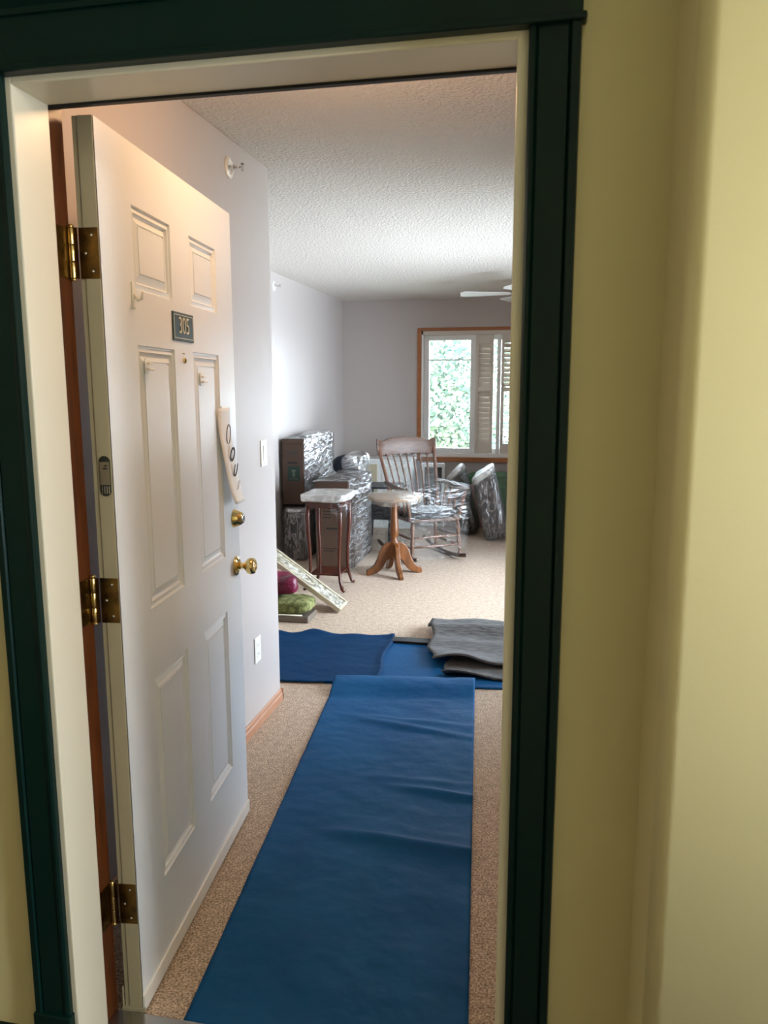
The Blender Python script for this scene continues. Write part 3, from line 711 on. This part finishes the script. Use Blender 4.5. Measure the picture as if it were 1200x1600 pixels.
# ================================================================= MAHOGANY PLANT STAND (four cabriole legs)
st = thing('plant_stand', 'tall dark mahogany stand with curved legs and film wrapped top', 'plant stand', (-.595, 4.235, 0))
hw, hd = .118, .135
lg = 0
for sx, sy in ((-1, -1), (1, -1), (-1, 1), (1, 1)):
    p = [(sx*hw, sy*hd, .645), (sx*(hw+.006), sy*(hd+.005), .57), (sx*(hw+.004), sy*(hd+.003), .46), (sx*(hw-.006), sy*(hd-.005), .30), (sx*(hw-.008), sy*(hd-.006), .17),
         (sx*(hw+.002), sy*(hd+.002), .08), (sx*(hw+.020), sy*(hd+.014), .022), (sx*(hw+.040), sy*(hd+.022), .011)]
    tubeo('leg', p, [.019, .021, .018, .014, .012, .012, .013, .011], 'mahog', st, 10)
boxo('apron', -hw-.012, hw+.012, -hd-.012, hd+.012, .625, .668, 'mahog', st, .004)
boxo('top_board', -.155, .155, -.178, .178, .668, .690, 'mahog', st, .008)
boxo('lower_shelf', -hw+.006, hw-.006, -hd+.006, hd-.006, .118, .132, 'mahog', st, .003)
bm = bmesh.new(); add_puff(bm, -.172, .172, -.195, .195, .672, .734, nx=20, p=7, amp=.008, sc=16); obj('plastic_wrap', bm, 'wrap_top', st)
bm = bmesh.new(); add_puff(bm, .06, .185, -.215, -.02, .560, .700, nx=12, p=2.6, amp=.03, sc=22, seed=5); obj('wrap_bunch', bm, 'wrap', st)

# ================================================================= PEDESTAL TABLE
pt = thing('pedestal_table', 'round golden oak pedestal table with four splayed feet and wrapped top', 'table', (-.190, 4.745, 0))
lathe('table_top', [(.03, .612), (.19, .612), (.205, .618), (.212, .630), (.205, .642), (.19, .646), (.002, .646)], 'oaktop', pt, n=48)
bm = bmesh.new()
n = 48
def lip(r, z, a, k): return (r+.006*math.sin(5*a+k)+.004*math.sin(13*a), z+.006*math.sin(4*a+k))
rings = []
for r_, z_ in ((.196, .585), (.214, .605), (.224, .630), (.222, .650), (.19, .662), (.10, .666), (.002, .668)):
    ring = []
    for j in range(n):
        a = 2*PI*j/n; rr, zz = lip(r_, z_, a, z_*30) if r_ > .15 else (r_, z_); ring.append(bm.verts.new((rr*math.cos(a), rr*math.sin(a), zz+.003*noise.noise(Vector((rr*math.cos(a)*20, rr*math.sin(a)*20, 3))))))
    rings.append(ring)
for i in range(len(rings)-1):
    for j in range(n): f = bm.faces.new((rings[i][j], rings[i][(j+1) % n], rings[i+1][(j+1) % n], rings[i+1][j])); f.smooth = True
obj('plastic_wrap', bm, 'wrap_flat', pt)
lathe('column', [(.055, .612), (.052, .600), (.026, .592), (.024, .575), (.025, .52), (.028, .46), (.034, .40), (.037, .355), (.033, .32), (.024, .300), (.029, .292), (.026, .284), (.038, .272), (.042, .235), (.042, .17), (.034, .14), (.012, .13)], 'oak', pt, n=24)
for k in range(4):
    a = math.radians(25+90*k)
    bm = bmesh.new()
    up_ = [(.03, .262), (.065, .258), (.098, .236), (.122, .190), (.142, .130), (.168, .082), (.200, .056), (.222, .050), (.234, .030), (.230, 0)]
    dn_ = [(.186, 0), (.178, .008), (.145, .018), (.108, .044), (.084, .078), (.070, .108), (.055, .120), (.03, .125)]
    add_prism(bm, up_+dn_, -.017, .017, M4=Rz(a)); obj('leg', bm, 'oak', pt, .005)

# ================================================================= ROCKING CHAIR
rc = thing('rocking_chair', 'walnut press-back rocking chair with spindle back, wrapped in clear film', 'chair', (-.052, 5.444, 0), math.radians(35))
SH = .385
def bez(pts, n=14):
    out = []
    P_ = [Vector(p) for p in pts]
    for i in range(n+1):
        t = i/n; q = P_[:]
        while len(q) > 1: q = [q[j].lerp(q[j+1], t) for j in range(len(q)-1)]
        out.append(q[0])
    return out
bm = bmesh.new(); add_puff(bm, -.255, .255, -.27, .22, SH-.03, SH, nx=14, p=7); obj('seat', bm, 'rocker', rc)
bm = bmesh.new(); add_puff(bm, -.235, .235, -.25, .17, SH-.005, SH+.06, nx=14, p=4, amp=.01, sc=8); obj('seat_pad', bm, 'leather', rc)
for sx in (-1, 1):
    turned = lambda a, b, k=14, r0=.013, r1=.019: ([Vector(a).lerp(Vector(b), i/k) for i in range(k+1)], [r0+(r1-r0)*abs(math.sin(i/k*PI*2.5))*(1 if 1 < i < k-1 else .5) for i in range(k+1)])
    p, r = turned((sx*.215, -.215, SH-.02), (sx*.235, -.245, .035)); tubeo('leg', p, r, 'rocker_v', rc)
    p, r = turned((sx*.195, .17, SH-.02), (sx*.235, .215, .038)); tubeo('leg', p, r, 'rocker_v', rc)
    # rocker runner
    pr_ = [(sx*.238, y, .018+.055*(abs(y-.02)/.42)**2.2) for y in [-.36+.84*i/22 for i in range(23)]]
    bm = bmesh.new(); add_tube(bm, pr_, [.011]+[.018]*21+[.012], 8); obj('rocker', bm, 'rocker', rc)
    # back post
    tubeo('back_post', bez([(sx*.225, .19, SH-.01), (sx*.235, .20, SH+.2), (sx*.262, .30, SH+.4), (sx*.285, .395, 1.0)]), [.017, .018, .019, .017, .016, .015, .015, .015, .015, .015, .015, .015, .014, .013, .012], 'rocker_v', rc)
    # arm, arm post, arm spindles
    bm = bmesh.new(); add_tube(bm, bez([(sx*.255, .285, .655), (sx*.28, .10, .640), (sx*.30, -.12, .640), (sx*.285, -.275, .615)]), [.016]+[.022]*11+[.026, .026, .016], 10, flat=.5); obj('arm', bm, 'rocker', rc)
    tubeo('arm_post', bez([(sx*.235, -.20, SH-.01), (sx*.25, -.225, SH+.08), (sx*.275, -.21, SH+.16), (sx*.29, -.225, .625)]), .014, 'rocker_v', rc)
    for y in (-.10, 0, .10): tubeo('arm_spindle', [(sx*.235, y-.01, SH-.01), (sx*.25, y, .51), (sx*.283, y, .635)], [.007, .010, .007], 'rocker_v', rc, 8)
for z, y0, y1 in ((.14, -.235, -.235), (.22, -.228, -.228)):
    tubeo('front_stretcher', [(-.23, y0, z), (-.1, y0, z), (0, y0, z), (.1, y0, z), (.23, y0, z)], [.008, .010, .014, .010, .008], 'rocker_v', rc)
for sx in (-1, 1):
    for z in (.13, .21): tubeo('side_stretcher', [(sx*.228, -.23, z), (sx*.225, 0, z), (sx*.222, .19, z)], [.008, .012, .008], 'rocker_v', rc)
# crest rail
bm = bmesh.new()
topz = lambda s: 1.005+.030*math.cos(s*PI*.5)**1.0*(1 if abs(s) < .72 else 1)+.020*math.exp(-((abs(s)-.98)/.09)**2)-.014*math.exp(-((abs(s)-.76)/.12)**2)
n = 40; fr = []; 
for i in range(n+1):
    s = -1+2*i/n; x = s*.298; yb_ = .425-.045*(s*s)
    zt = topz(s)+.014; zb_ = .885-.006*math.cos(s*PI*3)
    fr.append([bm.verts.new(q) for q in ((x, yb_-.012-.018, zb_), (x, yb_-.012, zt), (x, yb_+.010, zt), (x, yb_+.010-.018, zb_))])
for i in range(n):
    for k in range(4): f = bm.faces.new((fr[i][k], fr[i][(k+1) % 4], fr[i+1][(k+1) % 4], fr[i+1][k])); f.smooth = True
bm.faces.new(fr[0]); bm.faces.new(fr[-1][::-1]); obj('crest_rail', bm, 'rocker', rc, .004)
for k in range(7):
    s = -1+2*k/6
    p = bez([(s*.155, .20, SH-.01), (s*.165, .22, SH+.2), (s*.185, .31, SH+.38), (s*.205, .385-.02*s*s, .895)]); tubeo('back_spindle', p, [.006, .007, .009, .010, .0095, .009, .0085, .008, .008, .0085, .009, .009, .008, .007, .006], 'rocker_v', rc, 8)
# wrap around the arms and around the legs
bm = bmesh.new(); add_shell(bm, [(-.308, -.290), (.308, -.290), (.30, .24), (-.30, .24)], .375, .665, nz=10, amp=.022, sc=9, sub=12, cap=True); obj('plastic_wrap', bm, 'wrap', rc)
bm = bmesh.new(); add_shell(bm, [(-.265, -.285), (.265, -.285), (.265, .26), (-.265, .26)], .035, .375, nz=10, amp=.03, sc=8, seed=4, sub=12, cap=False, top=[(-.285, -.285), (.285, -.285), (.285, .25), (-.285, .25)]); obj('plastic_wrap', bm, 'wrap_clear', rc)
bm = bmesh.new()
def bl(x, y, z): return (x, y)
# film around the back
secs = []
for i in range(13):
    t = i/12; z = .66+.235*t; yc_ = .235+.125*t**1.1; hw_ = .245+.04*t; secs.append((z, yc_, hw_))
rings = []
for z, y_, h_ in secs:
    ring = []
    for j in range(32):
        a = 2*PI*j/32; x = h_*math.copysign(abs(math.cos(a))**.35, math.cos(a)); y = y_+.035*math.copysign(abs(math.sin(a))**.6, math.sin(a))
        ring.append(bm.verts.new((x, y+.008*noise.noise(Vector((x*9, y*9, z*9))), z)))
    rings.append(ring)
for i in range(12):
    for j in range(32): f = bm.faces.new((rings[i][j], rings[i][(j+1) % 32], rings[i+1][(j+1) % 32], rings[i+1][j])); f.smooth = True
obj('plastic_wrap', bm, 'wrap_clear', rc)

# ================================================================= CARTONS AND WRAPPED FURNITURE
def carton(name, label, x0, x1, y0, y1, z0, z1, m, wrapm='wrap_box', cat='box', front=None, g=.006):
    t = thing(name, label, cat, ((x0+x1)/2, (y0+y1)/2, z0)); hx, hy, h = (x1-x0)/2, (y1-y0)/2, z1-z0
    boxo('carton', -hx, hx, -hy, hy, 0, h, m, t, .006)
    bm = bmesh.new()
    # film: side, back and top faces, crinkled; the front is left nearly tight
    add_shell(bm, [(-hx-g, -hy+.004), (hx+g, -hy+.004), (hx+g, hy+g), (-hx-g, hy+g)], .004, h+g, nz=14, amp=.010, sc=12, sub=14, seed=h*9)
    kill = [f for f in bm.faces if f.calc_center_median().y < -hy+.012 and abs(f.calc_center_median().z-h-g) > .003]
    bmesh.ops.delete(bm, geom=kill, context='FACES')
    obj('plastic_wrap', bm, wrapm, t)
    if front: front(t, hx, hy, h)
    return t
def front_big(t, hx, hy, h):
    y = -hy-.001
    boxo('tape_seam', -hx+.01, hx-.01, y, y+.002, h-.105, h-.098, 'box_ink', t)
    for k in range(3): boxo('printed_line', -.075, .03-.02*k, y, y+.002, .50-.025*k, .508-.025*k, 'box_ink', t)
    boxo('printed_line', -.05, .06, y, y+.002, .355, .372, 'box_ink', t)
    boxo('printed_line', -.075, .05, y, y+.002, .195, .202, 'box_ink', t); boxo('printed_line', -.075, .02, y, y+.002, .175, .182, 'box_ink', t)
carton('wrapped_carton', 'tall brown carton on the floor behind the mahogany stand', -.832, -.560, 4.70, 5.56, 0, .645, 'card', front=front_big)
carton('wrapped_carton', 'flat brown carton lying on top of the tall floor carton', -.838, -.556, 4.69, 5.56, .655, .748, 'card_dk', 'wrap_box')
ot = thing('wrapped_chest', 'low black wrapped chest against the left wall carrying an upright carton', 'chest', (-1.14, 5.57, 0))
boxo('body', -.105, .105, -.52, .52, .0, .435, 'dark', ot, .02)
bm = bmesh.new(); add_shell(bm, [(-.108, -.535), (.115, -.535), (.115, .53), (-.108, .53)], .006, .43, nz=12, amp=.014, sc=10, sub=14); obj('plastic_wrap', bm, 'wrap_dark', ot)
bm = bmesh.new(); add_puff(bm, -.108, .125, -.545, .53, .42, .470, nx=14, p=5, amp=.012, sc=14); obj('film_lid', bm, 'wrap_top', ot)
def front_tall(t, hx, hy, h):
    y = -hy-.001
    boxo('printed_line', -.035, .055, y, y+.002, .455, .462, 'box_green', t); boxo('printed_line', -.030, .050, y, y+.002, .438, .447, 'box_green', t)
    boxo('printed_bar', -.045, .040, y, y+.002, .355, .373, 'box_ink', t)
    boxo('printed_panel', -.048, .062, y, y+.002, .205, .335, 'box_green', t)
    bm = bmesh.new(); add_lathe(bm, [(.006, -.030), (.012, -.01), (.008, .01), (.022, .035), (.004, .036)], M4=Tr(.007, y-.001, .268) @ Matrix.Scale(.05, 4, (0, 1, 0))); obj('printed_emblem', bm, 'box_green2', t)
    boxo('printed_line', -.030, .045, y-.001, y+.001, .222, .228, 'box_green2', t)
    boxo('flap_seam', -hx+.008, hx-.008, y, y+.002, h-.040, h-.036, 'box_ink', t)
carton('upright_carton', 'upright dark brown carton with green printed panel standing on the black chest', -1.238, -1.045, 5.07, 6.05, .495, 1.060, 'card_dk', 'wrap_side', front=front_tall)
bm = bmesh.new(); add_puff(bm, -1.20, -1.03, 5.3, 6.10, 1.045, 1.10, nx=12, p=2.5, amp=.015, sc=12); 
o = obj('film_bunch', bm, 'wrap_side'); o.parent = [x for x in C.objects if x.name == 'upright_carton'][0]; o.matrix_parent_inverse = Matrix.Translation(-o.parent.location)
# rolled bundle behind the cartons
bd = thing('wrapped_bundle', 'navy bundle in bluish film lying behind the brown cartons', 'bundle', (-.79, 5.735, .0))
bm = bmesh.new(); add_puff(bm, -.15, .12, -.11, .11, .0, .70, nx=10, p=7); obj('base_carton', bm, 'bluew', bd)
bm = bmesh.new(); add_puff(bm, -.165, .10, -.11, .12, .69, .875, nx=16, p=2.8, amp=.03, sc=7); obj('fabric_roll', bm, 'navy', bd)
bm = bmesh.new(); add_puff(bm, -.075, .17, -.13, .13, .68, .90, nx=20, p=3.5, amp=.045, sc=9, seed=2); obj('film_roll', bm, 'wrap_side', bd)
bm = bmesh.new(); add_puff(bm, -.165, .155, -.12, .12, .0, .72, nx=16, p=7, amp=.014, sc=10, seed=2); obj('plastic_wrap', bm, 'wrap_side', bd)
# white cabinet with tan panel beyond
wc = thing('side_cabinet', 'white cabinet with a tan panel glimpsed left of the rocking chair', 'cabinet', (-.66, 6.93, 0))
boxo('body', -.30, .26, -.16, .18, 0, .72, 'vinyl', wc, .008); boxo('tan_panel', -.24, -.10, -.165, -.158, .36, .69, 'creamf', wc, .002)
boxo('tan_panel', -.05, .22, -.165, -.158, .36, .69, 'white', wc, .002); boxo('top_slab', -.31, .27, -.175, .19, .72, .745, 'vinyl', wc, .004)
bm = bmesh.new(); add_shell(bm, [(-.315, -.18), (.275, -.18), (.275, .19), (-.315, .19)], .004, .755, nz=8, amp=.01, sc=9, sub=10); obj('plastic_wrap', bm, 'wrap_clear', wc)
# dark end table
et = thing('end_table', 'dark wrapped end table with black legs behind the pedestal table', 'table', (-.56, 6.12, 0))
boxo('table_top', -.16, .22, -.2, .2, .535, .555, 'leather', et, .003); boxo('drawer_box', -.19, .13, -.19, .19, .235, .385, 'leather', et, .004)
for sx, sy in ((-.15, -.17), (.10, -.17), (-.15, .17), (.10, .17)):
    tubeo('leg', [(sx, sy, .24), (sx*1.0-.01, sy, 0.002)], [.018, .015], 'leather', et, 8); boxo('post', sx-.015, sx+.015, sy-.015, sy+.015, .38, .54, 'leather', et)
bm = bmesh.new(); add_shell(bm, [(-.21, -.22), (.24, -.22), (.24, .22), (-.21, .22)], .004, .56, nz=10, amp=.02, sc=9, sub=12, seed=8, cap=False); obj('plastic_wrap', bm, 'wrap_side' if False else 'wrap', et)
# framed dark panel below the window
fp = thing('wrapped_picture', 'dark grey panel in a white frame propped below the window', 'picture', (-.20, 6.98, 0))
boxo('frame', -.13, .13, -.03, .03, 0, .69, 'vinyl', fp, .01, M4=Rx(-.10)); boxo('dark_panel', -.085, .105, -.036, -.028, .04, .645, 'cushion2', fp, .003, M4=Rx(-.10))
bm = bmesh.new(); add_shell(bm, [(-.136, -.045), (.136, -.045), (.136, .04), (-.136, .04)], .004, .70, nz=10, amp=.006, sc=10, sub=8, M4=Rx(-.10)); obj('plastic_wrap', bm, 'wrap_clear', fp)
# two leaning sofa cushions
def cushion(name, label, loc, rz, tilt, wx, dy, h, m, wedge):
    t = thing(name, label, 'cushion', loc, rz); MM = Ry(-tilt)
    bm = bmesh.new(); add_puff(bm, -wx/2, wx/2, -dy/2, dy/2, 0, h, nx=16, p=6, amp=.008, sc=7)
    for v in bm.verts: v.co.z += wedge*(v.co.x/wx)*(v.co.z/h)
    T(bm, MM, bm.verts); mn = min(v.co.z for v in bm.verts)
    for v in bm.verts: v.co.z -= mn-.004
    obj('cushion', bm, m, t)
    bm = bmesh.new(); add_puff(bm, -wx/2-.010, wx/2+.012, -dy/2-.012, dy/2+.012, -.002, h+.022, nx=18, p=6, amp=.018, sc=8, seed=6)
    for v in bm.verts: v.co.z += wedge*(v.co.x/wx)*(v.co.z/h)
    T(bm, MM, bm.verts)
    for v in bm.verts: v.co.z = max(.003, v.co.z-mn+.002)
    obj('plastic_wrap', bm, 'wrap_dark', t)
    bm = bmesh.new(); add_puff(bm, -wx/2-.004, wx/2+.01, -dy/2-.02, dy/2+.01, h-.05, h+.035, nx=12, p=3.5, amp=.02, sc=10, seed=6)
    for v in bm.verts: v.co.z += wedge*(v.co.x/wx)*(v.co.z/h)
    T(bm, MM, bm.verts)
    for v in bm.verts: v.co.z += -mn
    obj('film_cap', bm, 'wrap_top', t)
cushion('sofa_cushion', 'charcoal sofa cushion in clear film leaning nearest the doorway edge', (.545, 6.42, 0), .05, .24, .235, .42, .66, 'cushion', .10)
cushion('sofa_cushion', 'slate sofa cushion in clear film leaning just right of the rocking chair', (.265, 6.68, 0), .0, .28, .19, .40, .64, 'cushion2', .09)
gb = thing('upholstered_cushion', 'green upholstered cushion in film standing upright against the window wall', 'cushion', (.50, 7.14, 0))
bm = bmesh.new(); add_puff(bm, -.37, .42, -.07, .07, 0.002, .59, nx=14, p=6); obj('cushion', bm, 'greenf', gb)
bm = bmesh.new(); add_shell(bm, [(-.385, -.09), (.435, -.09), (.435, .085), (-.385, .085)], .003, .605, nz=10, amp=.012, sc=9, sub=12); obj('plastic_wrap', bm, 'wrap', gb)
pk = thing('fabric_bundle', 'small dusty pink bundle between the two leaning sofa cushions', 'bundle', (.28, 6.98, 0))
bm = bmesh.new(); add_puff(bm, -.08, .10, -.05, .05, 0, .475, nx=8, p=6); obj('bundle_body', bm, 'pinkf', pk)
bm = bmesh.new(); add_puff(bm, -.086, .106, -.056, .056, 0, .485, nx=8, p=6, amp=.01, sc=12); obj('plastic_wrap', bm, 'wrap_clear', pk)

# ================================================================= TREE OUTSIDE
def tree(loc, label, h, R, n):
    t = thing('tree', label, 'tree', loc, 0, 'trees outside the window')
    tubeo('trunk', [(0, 0, 0), (.05, .05, h*.4), (0, .1, h*.75), (.1, 0, h)], [.22, .18, .12, .05], 'bark', t, 8)
    for k in range(10):
        a = k*2.4; z = h*(.45+.05*k); tubeo('branch', [(0, 0, z), (R*.4*math.cos(a), R*.4*math.sin(a), z+.4), (R*.8*math.cos(a), R*.8*math.sin(a), z+.9)], [.06, .04, .015], 'bark', t, 6)
    vs, fs = [], []
    rnd = random.Random(int(loc[0]*10)+3)
    for k in range(n):
        a = rnd.uniform(0, 2*PI); u = rnd.uniform(-1, 1); rr = R*(rnd.random()**.4)*(1+.25*noise.noise(Vector((math.cos(a)*2, math.sin(a)*2, u*2))))
        s = math.sqrt(1-u*u); p = Vector((rr*s*math.cos(a), rr*s*math.sin(a), h*.86+rr*1.15*u)); L = rnd.uniform(.07, .13)
        d = Vector((rnd.uniform(-1, 1), rnd.uniform(-1, 1), rnd.uniform(-.9, .4))).normalized(); q = d.orthogonal().normalized(); b = len(vs)
        vs += [p, p+d*L*.5+q*L*.3, p+d*L, p+d*L*.5-q*L*.3]; fs.append((b, b+1, b+2, b+3))
    me = bpy.data.meshes.new('foliage'); me.from_pydata([tuple(v) for v in vs], [], fs); me.materials.append(M['leaf'])
    o = bpy.data.objects.new('foliage', me); C.objects.link(o); o.parent = t; o['kind'] = 'stuff'
tree((-1.3, 12.6, -6.5), 'leafy green tree filling the left window pane', 8.2, 2.6, 42000)
tree((4.6, 13.9, -6.5), 'leafy green tree behind the louvred shutters', 8.4, 2.4, 14000)
